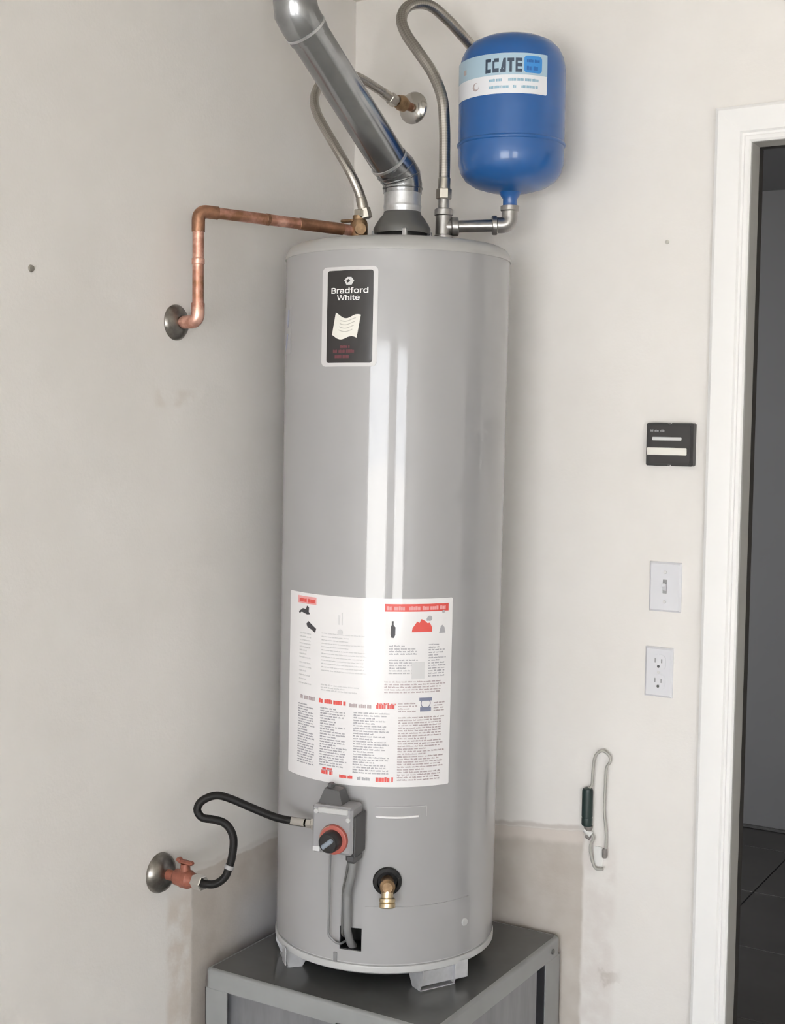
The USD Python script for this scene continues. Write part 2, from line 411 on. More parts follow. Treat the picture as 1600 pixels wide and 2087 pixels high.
# the room behind the door
IY, IX0, IX1, IH = 2.15, -0.6, 3.6, 2.43
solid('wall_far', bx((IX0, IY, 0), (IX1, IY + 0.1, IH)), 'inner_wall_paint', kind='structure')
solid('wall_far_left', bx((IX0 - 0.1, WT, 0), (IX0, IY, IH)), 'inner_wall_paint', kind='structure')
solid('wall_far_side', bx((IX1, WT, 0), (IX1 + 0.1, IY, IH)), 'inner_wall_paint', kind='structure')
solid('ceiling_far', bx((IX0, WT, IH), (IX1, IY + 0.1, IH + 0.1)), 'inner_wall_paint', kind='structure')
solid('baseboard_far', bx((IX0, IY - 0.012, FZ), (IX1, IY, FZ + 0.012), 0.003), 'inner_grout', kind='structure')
fl = struct('floor_far', (0, 0, 0))
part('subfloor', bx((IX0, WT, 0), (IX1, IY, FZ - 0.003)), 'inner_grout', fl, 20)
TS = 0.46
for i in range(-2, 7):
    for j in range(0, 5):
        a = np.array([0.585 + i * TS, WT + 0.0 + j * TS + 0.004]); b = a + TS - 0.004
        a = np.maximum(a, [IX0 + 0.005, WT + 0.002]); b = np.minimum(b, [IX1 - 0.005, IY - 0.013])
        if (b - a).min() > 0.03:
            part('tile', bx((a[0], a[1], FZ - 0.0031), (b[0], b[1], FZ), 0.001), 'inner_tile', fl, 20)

# ------------------------------------------------------------------ heater stand
SX0, SX1, SY0, SY1, SZ = 0.0324, 0.5729, -0.5771, -0.0131, 0.46
st = thing('heater_stand', 'grey painted metal stand in the corner carrying the tall water heater', 'stand', ((SX0 + SX1) / 2, (SY0 + SY1) / 2, 0))
def top_profile():
    """sheet top with rolled edges and rounded corners"""
    base = sbox(SX0 + 0.012, SY0 + 0.012, SX1 - 0.012, SY1 - 0.012)
    rings, rs = [], []
    for off, z in ((0.012, SZ - 0.040), (0.012, SZ - 0.006), (0.0105, SZ - 0.0025), (0.007, SZ - 0.0005), (0.003, SZ)):
        ring = np.array(base.buffer(off, quad_segs=6).exterior.coords)[:-1]
        rings.append(np.c_[ring, np.full(len(ring), z)])
    n_ = len(rings[0]); V = np.vstack(rings); F = []
    for a in range(len(rings) - 1):
        for i in range(n_):
            j = (i + 1) % n_
            F += [(a * n_ + i, a * n_ + j, (a + 1) * n_ + j), (a * n_ + i, (a + 1) * n_ + j, (a + 1) * n_ + i)]
    return trimesh.Trimesh(V, np.array(F), process=False), rings[-1]
skirt, ring = top_profile(); skirt.fix_normals()
part('rim', skirt, 'stand_paint', st, 40)
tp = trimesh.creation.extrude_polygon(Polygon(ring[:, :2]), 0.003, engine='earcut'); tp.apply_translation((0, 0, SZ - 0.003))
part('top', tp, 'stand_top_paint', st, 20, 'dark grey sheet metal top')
PW = 0.056
zt_ = SZ - 0.040
for px_, py_ in ((SX0, SY0), (SX1, SY0), (SX0, SY1), (SX1, SY1)):
    sx, sy = (1 if px_ == SX0 else -1), (1 if py_ == SY0 else -1)
    wx = PW; wy = 0.075 if px_ == SX1 else PW
    L_ = cat_([bx((px_, py_, 0), (px_ + sx * wx, py_ + sy * 0.003, zt_), 0.0008), bx((px_, py_, 0), (px_ + sx * 0.003, py_ + sy * wy, zt_), 0.0008)])
    part('post', L_, 'stand_paint', st, 20)
part('panel', bx((SX0 + 0.02, SY0 + 0.020, 0.03), (SX1 - 0.02, SY0 + 0.022, zt_ + 0.03)), 'stand_panel', st, 20)
part('panel', bx((SX1 - 0.010, SY0 + 0.02, 0.03), (SX1 - 0.008, SY1 - 0.075 - 0.028, zt_ + 0.03)), 'stand_panel', st, 20)
part('panel', bx((SX0 + 0.02, SY1 - 0.022, 0.03), (SX1 - 0.02, SY1 - 0.020, zt_ + 0.03)), 'stand_panel', st, 20)
part('panel', bx((SX0 + 0.008, SY0 + 0.02, 0.03), (SX0 + 0.010, SY1 - 0.02, zt_ + 0.03)), 'stand_panel', st, 20)
part('latch', bx((0.355, SY0 - 0.0035, zt_ - 0.012), (0.395, SY0 + 0.001, zt_ + 0.004), 0.001), 'black_plastic', st, 20, 'small black latch under the front edge')
part('screw', lathe([(0, 0), (0.006, 0), (0.006, 0.002), (0.004, 0.0035), (0, 0.004)], (SX1, SY1 - 0.04, SZ - 0.024), (1, 0, 0), 12), 'dark_steel', st)

# ------------------------------------------------------------------ water heater
HX, HY, TX, TY, R = 0.2915, -0.2984, 0.0091, -0.0007, 0.229
PHI0 = -1.0253261
def lean(v):     # heater-local (x, y, z above the stand) -> world; the heater leans a little
    v = np.asarray(v, float); k = v[:, 2] + SZ - 0.524
    return np.stack([HX + TX * k + v[:, 0], HY + TY * k + v[:, 1], v[:, 2] + SZ], 1)
def leaned(t): t = t.copy(); t.vertices = lean(t.vertices); return t
def wrap(t, r=R, fine=0.012):
    """(u, z, outwards) sheet bent round the jacket; u runs to the right from the point facing the room"""
    t = t.copy()
    if fine:
        v, f = trimesh.remesh.subdivide_to_size(t.vertices, t.faces, fine); t = trimesh.Trimesh(v, f)
    v = np.array(t.vertices); a = PHI0 + v[:, 0] / R; rr = r + v[:, 2]
    t.vertices = lean(np.stack([rr * np.cos(a), rr * np.sin(a), v[:, 1]], 1)); return t
def local_frame(u):
    a = PHI0 + u / R
    er, et = np.array([math.cos(a), math.sin(a), 0]), np.array([-math.sin(a), math.cos(a), 0])
    def to(t):   # (along, z, outwards from the jacket)
        t = t.copy(); v = np.array(t.vertices)
        t.vertices = lean(et * v[:, :1] + er * (R + v[:, 2:3]) + np.array([0, 0, 1.0]) * v[:, 1:2]); return t
    def pt(a_, z_, d_): return lean(np.array([et * a_ + er * (R + d_) + np.array([0, 0, z_])]))[0]
    return to, pt, er, et

wh = thing('water_heater', 'tall grey cylindrical water heater with black badge and red and white warning label', 'water heater', (HX, HY, SZ))
jk = lathe([(0, 0.063), (R, 0.063), (R, 0.4), (R, 0.8), (R, 1.2), (R, 1.449), (0, 1.449)], (0, 0, 0), n=160)
jm = manifold3d.Manifold(manifold3d.Mesh(np.array(jk.vertices, np.float32), np.array(jk.faces, np.uint32)))
to_h, pt_h, er_h, et_h = local_frame(-0.0675)
hole = bx((-0.0225, 0.0865, -0.06), (0.0225, 0.1325, 0.02))
hv = np.array(hole.vertices); hole.vertices = et_h * hv[:, :1] + er_h * (R + hv[:, 2:3]) + np.array([0, 0, 1.0]) * hv[:, 1:2]
if hole.volume < 0: hole.invert()
hm = manifold3d.Manifold(manifold3d.Mesh(np.array(hole.vertices, np.float32), np.array(hole.faces, np.uint32)))
cut = (jm - hm).to_mesh()
jt = trimesh.Trimesh(cut.vert_properties[:, :3], cut.tri_verts, process=False)
part('jacket', leaned(jt), 'heater_enamel', wh, 30)
liner = to_h(cat_([bx((-0.0222, 0.0868, -0.055), (0.0222, 0.1322, -0.05)), bx((-0.0222, 0.0868, -0.05), (-0.0212, 0.1322, -0.004)), bx((0.0212, 0.0868, -0.05), (0.0222, 0.1322, -0.004)),
                   bx((-0.0222, 0.0868, -0.05), (0.0222, 0.0878, -0.004)), bx((-0.0222, 0.1312, -0.05), (0.0222, 0.1322, -0.004))]))
port = part('burner_port', liner, 'dark_hole', wh, 20, 'black square burner opening low on the front')
part('top_cap', leaned(lathe([(R - 0.01, 1.4485), (R + 0.0020, 1.4480), (R + 0.0022, 1.4535), (R + 0.0006, 1.456), (R - 0.001, 1.462), (R - 0.006, 1.470), (R - 0.016, 1.4755), (R - 0.03, 1.478), (0.12, 1.4795), (0, 1.480)], (0, 0, 0), n=160)), 'heater_cap', wh, 50)
part('base_ring', leaned(lathe([(0, 0.050), (R - 0.008, 0.050), (R - 0.008, 0.043), (R - 0.003, 0.0425), (R + 0.0015, 0.046), (R + 0.0018, 0.056), (R + 0.0004, 0.0585), (R - 0.0035, 0.0595), (R - 0.0035, 0.064), (0, 0.064)], (0, 0, 0), n=160)), 'heater_rim', wh, 40)
part('burner_pan', leaned(lathe([(0, 0.012), (0.16, 0.012), (0.175, 0.02), (0.18, 0.0498), (0, 0.0498)], (0, 0, 0), n=64)), 'dark_hole', wh, 40, 'black burner pan under the heater')
for ang in (-74.0, 30.0, 152.0):        # three sheet-metal feet
    to, pt, er, et = local_frame(math.radians(ang) * R)
    side = Polygon([(-0.052, 0.05), (0.0, 0.05), (0.0, 0.030), (-0.012, 0.0), (-0.040, 0.0), (-0.052, 0.02)])
    ms = []
    for s in (-1, 1):
        t = extrude(side, 0.002); v = np.array(t.vertices)          # (outwards, z) -> frame
        t.vertices = np.stack([s * 0.040 - 0.001 + v[:, 2], v[:, 1], v[:, 0] - 0.003], 1); t.fix_normals(); ms.append(t)
    web = bx((-0.040, 0.008, -0.018), (0.040, 0.05, -0.016))
    foot_pad = bx((-0.040, 0.0, -0.044), (0.040, 0.002, -0.012))
    tab = bx((0.034, 0.014, -0.004), (0.064, 0.05, -0.002), 0.0005)
    part('foot', to(cat_(ms + [web, foot_pad, tab])), 'foot_zinc', wh, 20)
# lower access panel, its seam and a dimple
part('access_panel', wrap(extrude(rrect(-0.040, 0.0665, 0.189, 0.178, 0.004), 0.0018), R - 0.0002), 'heater_enamel', wh, 30)
part('panel_screw', lathe([(0, 0), (0.008, 0), (0.007, 0.003), (0, 0.0045)], local_frame(0.1747)[1](0, 0.1271, 0.0016), local_frame(0.1747)[2], 20), 'heater_rim', wh)
mp_ = part('maker_plate', wrap(extrude(rrect(-0.024, 0.3535, 0.0795, 0.378, 0.003), 0.0015), R), 'heater_enamel', wh, 30)
part('plate_lip', wrap(tube(spline([(-0.0215, 0.3575, 0.002), (0.02, 0.3560, 0.002), (0.062, 0.3575, 0.002)], 24), 0.0024, 10), R), 'label_white', mp_, 40, 'white ridge painted as the highlight on the lower edge')  # specular highlight of the plate's lower edge, put in as a white ridge
part('plate_edge', wrap(cat_([tube([(-0.020, 0.3765, 0.0012), (0.078, 0.3765, 0.0012)], 0.0009, 6), tube([(0.078, 0.356, 0.0012), (0.078, 0.3765, 0.0012)], 0.0009, 6)]), R), 'heater_rim', mp_, 40)
part('jacket_clip', local_frame(-0.0985)[0](bx((-0.004, 0.059, -0.001), (0.004, 0.079, 0.0025), 0.001)), 'tube_grey', wh, 20)

# badge: black panel with the maker's name, an emblem, a waving sheet and two red lines
bd = part('badge', wrap(extrude(rrect(-0.1565, 1.2265, -0.0375, 1.4155, 0.010), 0.0006), R + 0.0002), 'label_silver', wh, 30, 'black badge with a pale border')
part('badge_face', wrap(extrude(rrect(-0.1435, 1.2335, -0.0465, 1.4085, 0.005), 0.0004), R + 0.0007), 'label_black', bd, 30)
def ctext(s, h, cx, z, bold=True, sx=1.0):
    t = meshkit.text_mesh(s, h, 0.0003, bold); t.apply_scale((sx, 1, 1)); b = t.bounds
    t.apply_translation((cx - (b[0][0] + b[1][0]) / 2, z, 0)); return t
def fit_text(s, h, x0_, x1_, z, bold=True):
    t = meshkit.text_mesh(s, h, 0.0003, bold); b = t.bounds; t.apply_scale(((x1_ - x0_) / (b[1][0] - b[0][0]), 1, 1))
    t.apply_translation((x0_ - t.bounds[0][0], z, 0)); return t
rb = R + 0.0010
part('lettering', wrap(cat_([fit_text('Bradford', 0.0105, -0.134, -0.056, 1.3655), fit_text('White', 0.0095, -0.121, -0.073, 1.3525)]), rb, 0), 'ink_white', bd, 30)
em = Polygon([(-0.101, 1.381), (-0.106, 1.390), (-0.099, 1.396), (-0.091, 1.396), (-0.085, 1.389), (-0.090, 1.381)]).difference(Polygon([(-0.100, 1.3845), (-0.101, 1.390), (-0.096, 1.3925), (-0.093, 1.388)]))
part('emblem', wrap(extrude(em, 0.0003), rb, 0), 'ink_pale', bd, 30)
xs = np.linspace(-0.123, -0.070, 20)
wav = lambda s, ph, amp: amp * np.sin((s + 0.123) / 0.053 * 2 * PI + ph)
topc = [(a, 1.3225 + wav(a, 2.2, 0.005) - (a + 0.0965) * 0.10) for a in xs]; botc = [(a - 0.008, 1.2815 + wav(a, 2.6, 0.0045) - (a + 0.0965) * 0.12) for a in xs]
part('waving_sheet', wrap(extrude(Polygon(topc + botc[::-1]), 0.0003), rb, 0.012), 'ink_paper', bd, 30)
tl = []
for k, (w0, w1) in enumerate(((-0.112, -0.080), (-0.114, -0.082), (-0.115, -0.084), (-0.116, -0.087))):
    z = 1.3155 - k * 0.0065
    tl.append(extrude(Polygon([(a, z + wav(a, 2.3, 0.0035) + 0.0008) for a in np.linspace(w0, w1, 10)] + [(a, z + wav(a, 2.3, 0.0035) - 0.0008) for a in np.linspace(w1, w0, 10)]), 0.0002))
part('sheet_lines', wrap(cat_(tl), rb + 0.0003, 0.012), 'ink_paper_line', bd, 30)

# word-like strokes of print too small to read
def print_line(x0_, x1_, z, h, fill=1.0, seed=0):
    r_ = random.Random(seed); out = []; x_ = x0_; end = x0_ + (x1_ - x0_) * fill
    while x_ < end - 0.002:
        w = min(r_.uniform(0.004, 0.012) * (h / 0.003) ** (0.75 if h >= 0.005 else 0.5), end - x_); e = x_
        while e < x_ + w - 0.0004:                       # letters
            big_ = h >= 0.005; lw = h * (r_.uniform(0.42, 0.6) if big_ else r_.uniform(0.3, 0.52)); out.append(sbox(e, z, min(e + lw, x_ + w), z + h * (r_.choice((0.9, 1.0)) if big_ else r_.choice((0.72, 0.72, 1.0))))); e += lw + h * (0.07 if big_ else 0.11)
        x_ += w + h * (0.4 if h >= 0.005 else 0.7)
    return out
def print_block(x0_, x1_, ztop, zbot, pitch, h, seed, full=0.92):
    r_ = random.Random(seed); out = []; z = ztop - h; k = 0
    while z > zbot:
        out += print_line(x0_, x1_, z, h, r_.choice((1, full, full, 0.6)), seed * 100 + k); z -= pitch; k += 1
    return out
def ink(polys, r=rb): return cat_([wrap(cat_([extrude(p, 0.0003) for p in polys if p.bounds[2] - p.bounds[0] <= 0.012] or [extrude(polys[0], 0.0003)]), r, 0)] + [wrap(extrude(p, 0.0003), r, 0.010) for p in polys if p.bounds[2] - p.bounds[0] > 0.012])
part('red_print', ink(print_line(-0.128, -0.082, 1.2525, 0.006, 1, 4) + print_line(-0.124, -0.090, 1.2425, 0.006, 1, 5) + print_line(-0.112, -0.092, 1.2615, 0.005, 1, 6)), 'ink_dark_red', bd, 30)

# warning label
LX0, LX1, LZ0, LZ1 = -0.2455, 0.1252, 0.4155, 0.7835
lb = part('warning_label', wrap(extrude(rrect(LX0, LZ0, LX1, LZ1, 0.003), 0.0005), R + 0.0002), 'label_white', wh, 30, 'white warning label with red headings and small print')
rl = R + 0.0008
# pixel-like helper: fractions of the label's width and height, from its top left corner
lu = lambda fx: LX0 + (LX1 - LX0) * fx
lz = lambda fy: LZ1 - (LZ1 - LZ0) * fy
def fbox(a, b, c, d): return sbox(lu(a), lz(d), lu(c), lz(b))
part('red_heading', ink([fbox(0.63, 0.028, 0.975, 0.068)], rl), 'ink_red', lb, 30)
part('heading_print', ink(print_line(lu(0.64), lu(0.735), lz(0.060), 0.0075, 1, 21) + print_line(lu(0.755), lu(0.965), lz(0.060), 0.0075, 1, 22), rl + 0.0003), 'ink_pink', lb, 30)
part('left_heading', ink([fbox(0.085, 0.018, 0.235, 0.058)], rl), 'ink_pink', lb, 30)
part('left_heading_print', ink(print_line(lu(0.10), lu(0.228), lz(0.050), 0.0075, 1, 23), rl + 0.0003), 'ink_red', lb, 30)
part('middle_heading', ink(print_line(lu(0.12), lu(0.235), lz(0.575), 0.0080, 1, 31) + print_line(lu(0.45), lu(0.57), lz(0.582), 0.0070, 1, 33), rl), 'ink_mauve', lb, 30)
part('middle_heading_red', ink(print_line(lu(0.265), lu(0.43), lz(0.577), 0.0085, 1, 32) + print_line(lu(0.595), lu(0.70), lz(0.582), 0.0085, 1, 34) + print_line(lu(0.60), lu(0.70), lz(0.562), 0.004, 1, 35), rl), 'ink_red', lb, 30)
part('bottom_heading_red', ink(print_line(lu(0.29), lu(0.36), lz(0.958), 0.0085, 1, 41) + print_line(lu(0.295), lu(0.355), lz(0.935), 0.005, 1, 45) + print_line(lu(0.40), lu(0.48), lz(0.965), 0.006, 1, 42) + print_line(lu(0.60), lu(0.69), lz(0.972), 0.0095, 1, 46), rl), 'ink_red', lb, 30)
part('bottom_heading', ink(print_line(lu(0.50), lu(0.57), lz(0.968), 0.006, 1, 43) + print_line(lu(0.295), lu(0.36), lz(0.94), 0.004, 1, 44), rl), 'ink_grey', lb, 30)
# pictograms
fl_ = Polygon([(lu(0.775), lz(0.155)), (lu(0.80), lz(0.120)), (lu(0.812), lz(0.128)), (lu(0.822), lz(0.108)), (lu(0.842), lz(0.118)), (lu(0.855), lz(0.130)), (lu(0.868), lz(0.128)), (lu(0.882), lz(0.156)), (lu(0.88), lz(0.176)), (lu(0.772), lz(0.176))])
part('flame_picture', ink([fl_], rl), 'ink_red', lb, 30)
bottle = Polygon([(lu(0.661), lz(0.175)), (lu(0.661), lz(0.150)), (lu(0.667), lz(0.138)), (lu(0.667), lz(0.118)), (lu(0.677), lz(0.118)), (lu(0.677), lz(0.138)), (lu(0.686), lz(0.150)), (lu(0.686), lz(0.190)), (lu(0.68), lz(0.206)), (lu(0.667), lz(0.206)), (lu(0.661), lz(0.190))])
part('bottle_picture', ink([bottle], rl), 'ink_black', lb, 30)
part('small_picture', ink([Point(lu(0.867), lz(0.105)).buffer(0.0052), sbox(lu(0.850), lz(0.118), lu(0.862), lz(0.105)),
     Polygon([(lu(0.922), lz(0.185)), (lu(0.930), lz(0.150)), (lu(0.94), lz(0.142)), (lu(0.952), lz(0.155)), (lu(0.958), lz(0.185))]), Point(lu(0.945), lz(0.072)).buffer(0.003)], rl), 'ink_grey', lb, 30)
tap = Polygon([(lu(0.095), lz(0.105)), (lu(0.13), lz(0.085)), (lu(0.155), lz(0.088)), (lu(0.165), lz(0.068)), (lu(0.18), lz(0.075)), (lu(0.178), lz(0.10)), (lu(0.188), lz(0.112)), (lu(0.165), lz(0.115)), (lu(0.12), lz(0.105)), (lu(0.10), lz(0.115))])
hand = Polygon([(lu(0.162), lz(0.165)), (lu(0.178), lz(0.150)), (lu(0.236), lz(0.185)), (lu(0.23), lz(0.208)), (lu(0.20), lz(0.192)), (lu(0.17), lz(0.182))])
part('tap_picture', ink([tap, hand], rl), 'ink_black', lb, 30)
part('tower_picture', ink([sbox(lu(0.377), lz(0.150), lu(0.388), lz(0.100)), sbox(lu(0.398), lz(0.150), lu(0.404), lz(0.085))] + [Point(lu(0.39), lz(0.19)).buffer(0.006)], rl), 'ink_pale', lb, 30)
part('seal_picture', ink([Point(lu(0.855), lz(0.555)).buffer(0.010).difference(Point(lu(0.855), lz(0.555)).buffer(0.0085)), fbox(0.82, 0.525, 0.89, 0.542), fbox(0.825, 0.575, 0.885, 0.598)], rl), 'ink_blue_grey', lb, 30)
P_, Hh = 0.0051, 0.0027
part('small_print', ink(print_block(lu(0.105), lu(0.205), lz(0.215), lz(0.36), P_ * 1.35, Hh, 51) + print_block(lu(0.105), lu(0.205), lz(0.375), lz(0.50), P_ * 1.6, Hh, 52)
     + print_block(lu(0.275), lu(0.55), lz(0.20), lz(0.42), P_ * 1.3, Hh * 0.8, 53) + print_block(lu(0.275), lu(0.52), lz(0.475), lz(0.515), P_, Hh, 54), rl), 'ink_pale', lb, 30)
part('small_print', ink(print_block(lu(0.655), lu(0.80), lz(0.245), lz(0.30), P_, Hh * 1.2, 61, 1) + print_block(lu(0.655), lu(0.82), lz(0.32), lz(0.41), P_, Hh, 62) + print_block(lu(0.865), lu(0.965), lz(0.24), lz(0.42), P_, Hh, 63)
     + print_block(lu(0.10), lu(0.235), lz(0.60), lz(0.93), P_, Hh, 64) + print_block(lu(0.275), lu(0.44), lz(0.60), lz(0.92), P_, Hh, 65) + print_block(lu(0.475), lu(0.665), lz(0.605), lz(0.94), P_, Hh, 66), rl), 'ink_grey', lb, 30)
part('small_print', ink(print_block(lu(0.635), lu(0.965), lz(0.435), lz(0.51), P_, Hh, 71) + print_block(lu(0.71), lu(0.965), lz(0.625), lz(0.965), P_, Hh, 72) + print_block(lu(0.71), lu(0.81), lz(0.55), lz(0.60), P_, Hh, 73) + print_block(lu(0.90), lu(0.965), lz(0.55), lz(0.60), P_, Hh, 74), rl), 'ink_mauve', lb, 30)
part('pale_box', ink([fbox(0.775, 0.335, 0.845, 0.425)], rl + 0.0002), 'ink_pale', lb, 30)
# narrow blue-grey sticker at the left edge of the jacket
sk = part('side_sticker', wrap(extrude(rrect(-0.335, 1.255, -0.268, 1.350, 0.003), 0.0005), R + 0.0002), 'heater_enamel', wh, 30)
part('sticker_print', ink([Polygon([(-0.278, 1.343), (-0.290, 1.343), (-0.296, 1.318), (-0.289, 1.308), (-0.279, 1.325)]), Polygon([(-0.286, 1.296), (-0.296, 1.296), (-0.312, 1.262), (-0.296, 1.268)])], rl), 'ink_blue_grey', sk, 30)

# gas control valve
UV = -0.0826
to, pt, er, et = local_frame(UV)
gv = part('gas_valve', to(bx((-0.0435, 0.296, 0.010), (0.0405, 0.389, 0.064), 0.005)), 'valve_grey', wh, 30, 'grey gas control valve with red dial')
part('valve_mount', to(bx((-0.028, 0.315, -0.008), (0.028, 0.375, 0.0105))), 'valve_dark', gv, 30)
part('valve_side', to(cat_([bx((0.0402, 0.292, 0.004), (0.0445, 0.372, 0.058), 0.002), bx((0.020, 0.276, 0.012), (0.044, 0.2965, 0.050), 0.006)])), 'valve_dark', gv, 30, 'dark side housing')
cap_ = trimesh.convex.convex_hull(np.array([(-0.036, 0.3885, 0.052), (0.014, 0.3885, 0.052), (-0.036, 0.3885, 0.012), (0.014, 0.3885, 0.012), (-0.026, 0.417, 0.044), (0.004, 0.414, 0.044), (-0.026, 0.417, 0.014), (0.004, 0.414, 0.014)]))
part('igniter', to(cat_([cap_, bx((-0.024, 0.410, 0.022), (-0.014, 0.425, 0.036), 0.002)])), 'valve_dark', gv, 30, 'dark igniter button block on top')
part('valve_screw', lathe([(0, 0), (0.0055, 0), (0.0045, 0.0025), (0, 0.003)], pt(-0.034, 0.377, 0.0635), er, 16), 'heater_rim', gv, 30)
part('valve_screw', lathe([(0, 0), (0.0055, 0), (0.0045, 0.0025), (0, 0.003)], pt(0.032, 0.366, 0.0635), er, 16), 'heater_rim', gv, 30)
part('valve_window', to(bx((-0.040, 0.299, 0.0635), (-0.026, 0.308, 0.0648))), 'ink_pale', gv, 30, 'pale sticker under the dial')
part('valve_collar', to(bx((-0.030, 0.374, 0.062), (0.032, 0.386, 0.067), 0.002)), 'heater_rim', gv, 30)
kc = pt(0.004, 0.3265, 0.0635)
part('dial', lathe([(0, 0), (0.028, 0), (0.029, 0.002), (0.028, 0.008), (0.025, 0.0095), (0, 0.0095)], kc, er, 48), 'dial_red', gv, 30, 'red temperature dial')
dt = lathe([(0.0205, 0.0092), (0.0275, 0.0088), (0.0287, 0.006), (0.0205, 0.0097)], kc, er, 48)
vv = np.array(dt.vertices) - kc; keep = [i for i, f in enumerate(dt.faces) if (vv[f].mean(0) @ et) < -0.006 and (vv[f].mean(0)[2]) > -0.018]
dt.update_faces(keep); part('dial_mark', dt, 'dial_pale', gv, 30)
part('knob', lathe([(0, 0.009), (0.0205, 0.009), (0.0195, 0.030), (0.017, 0.034), (0.008, 0.0345), (0, 0.0345)], kc, er, 36), 'knob_black', gv, 30, 'black knob')
bar = to(bx((0.004 - 0.0045, 0.3265 - 0.014, 0.0955), (0.004 + 0.0045, 0.3265 + 0.014, 0.1015), 0.002))
X = trimesh.transformations.rotation_matrix(math.radians(-50), er, kc); bar.apply_transform(X)
part('pointer', bar, 'pointer_grey', gv, 30)
part('inlet_nut', hexnut(pt(-0.043, 0.342, 0.036), -et, 0.0125, 0.012), 'chrome', gv, 20)
part('inlet_nut', hexnut(pt(-0.055, 0.3415, 0.036), -et, 0.0095, 0.012), 'chrome', gv, 20)
# pilot and burner tubes
part('pilot_tube', tube(fillet([pt(-0.022, 0.300, 0.020), pt(-0.026, 0.18, 0.012), pt(-0.027, 0.115, 0.012), pt(-0.006, 0.098, 0.010), pt(0.006, 0.100, -0.03)], 0.016), 0.0024, 10), 'tube_grey', wh, 60)
part('burner_tube', tube(fillet([pt(0.030, 0.280, 0.030), pt(0.028, 0.255, 0.028), pt(0.014, 0.205, 0.018), pt(0.013, 0.13, 0.011), pt(0.013, 0.100, -0.006), pt(0.014, 0.087, -0.020)], 0.03), 0.0080, 16), 'tube_grey', wh, 60)
part('thermocouple_lead', tube(fillet([pt(0.020, 0.280, 0.026), pt(0.016, 0.25, 0.026), pt(0.004, 0.21, 0.014), pt(0.003, 0.12, 0.012), pt(0.002, 0.10, -0.03)], 0.02), 0.003, 10), 'dark_steel', wh, 60)
# drain valve: black grommet, brass spigot turned down
to, pt, er, et = local_frame(0.0035)
dv = part('drain_valve', lathe([(0.0, -0.004), (0.0265, -0.004), (0.0285, 0.003), (0.027, 0.0075), (0.0205, 0.0085), (0.019, 0.002), (0, 0.001)], pt(0, 0.230, 0), er, 40), 'black_rubber', wh, 40, 'brass drain spigot in a black grommet')
part('spigot_stem', lathe([(0, 0), (0.0125, 0), (0.0125, 0.026), (0.015, 0.027), (0.015, 0.035), (0.010, 0.039), (0, 0.039)], pt(0, 0.230, 0.001), er, 24), 'brass_old', dv)
part('spigot', lathe([(0, 0.0), (0.0115, 0.0), (0.0115, 0.016), (0.0155, 0.018), (0.0155, 0.024), (0.0135, 0.0255), (0.0155, 0.027), (0.0155, 0.034), (0.0125, 0.036), (0.0125, 0.030), (0, 0.029)], pt(0.0, 0.224, 0.028), (er * 0.25 + np.array([0, 0, -1.0])), 24), 'brass', dv)
# draft hood on top
TC = lean(np.array([[0, 0, 1.48]]))[0]
hoodc = TC + np.array([0.006, 0.003, 0])
# ------------------------------------------------------------------ vent pipe
vb = hoodc + np.array([0, 0, 0.066])
vp = thing('vent_pipe', 'slanted galvanised vent pipe and draft hood rising from the heater top', 'vent pipe', hoodc)
part('draft_hood', lathe([(0.058, 0.026), (0.0585, 0.037), (0.055, 0.044), (0.047, 0.057), (0.039, 0.066), (0.0375, 0.072), (0.036, 0.072), (0.037, 0.065), (0.053, 0.043), (0.0565, 0.036), (0.0565, 0.026), (0.058, 0.026)], hoodc, n=48), 'dark_steel', vp, 30, 'dark steel draft hood under the vent')
part('hood_baffle', lathe([(0, 0.0005), (0.05, 0.0005), (0.05, 0.006), (0.03, 0.02), (0, 0.022)], hoodc, n=40), 'dark_hole', vp, 30)
for k in range(4):
    a = PHI0 + 0.09 + k * PI / 2
    c = hoodc + 0.0572 * np.array([math.cos(a), math.sin(a), 0])
    part('hood_leg', bx(c + [-0.004, -0.004, -0.001], c + [0.004, 0.004, 0.032], 0.001), 'galvanised', vp, 20)

e0 = vb + [0, 0, 0.065]                     # bend
E1 = np.array([0.2530, -0.5990, 2.3400])       # upper bend
d1 = (E1 - e0) / np.linalg.norm(E1 - e0)
part('collar', lathe([(0.0375, -0.004), (0.0378, 0.012), (0.0388, 0.014), (0.0388, 0.018), (0.0378, 0.020), (0.0378, 0.052), (0.036, 0.052), (0.036, -0.004)], vb, n=48), 'galvanised', vp, 30)
part('elbow', tube([e0 + [0, 0, -0.022], e0 + [0, 0, -0.006], e0 + d1 * 0.008 + [0, 0, 0.006], e0 + d1 * 0.024 + [0, 0, 0.008], e0 + d1 * 0.055], [0.0395, 0.0402, 0.0412, 0.0402, 0.0392], 40), 'galvanised_pipe', vp, 12)
part('elbow_crimp', lathe([(0.0385, 0), (0.0405, 0.001), (0.0405, 0.006), (0.0385, 0.007)], e0 + d1 * 0.052, d1, 40), 'galvanised', vp, 30)
for kk, (c_, d_, w_) in enumerate(((e0 + np.array([0, 0, -0.012]), np.array([0.0, 0.0, 1.0]), 0.0413), (e0 + d1 * 0.010 + np.array([0, 0, 0.004]), d1 * 0.5 + np.array([0, 0, 0.5]), 0.0424), (e0 + d1 * 0.030 + np.array([0, 0, 0.004]), d1 * 0.85 + np.array([0, 0, 0.15]), 0.0413))):
    part('elbow_bead', lathe([(w_ - 0.002, -0.0025), (w_, -0.001), (w_, 0.001), (w_ - 0.002, 0.0025)], c_, d_, 40), 'galvanised_pipe', vp, 40)
part('pipe', tube([e0 + d1 * 0.045, E1 - d1 * 0.03], 0.0381, 48), 'galvanised_pipe', vp, 40)
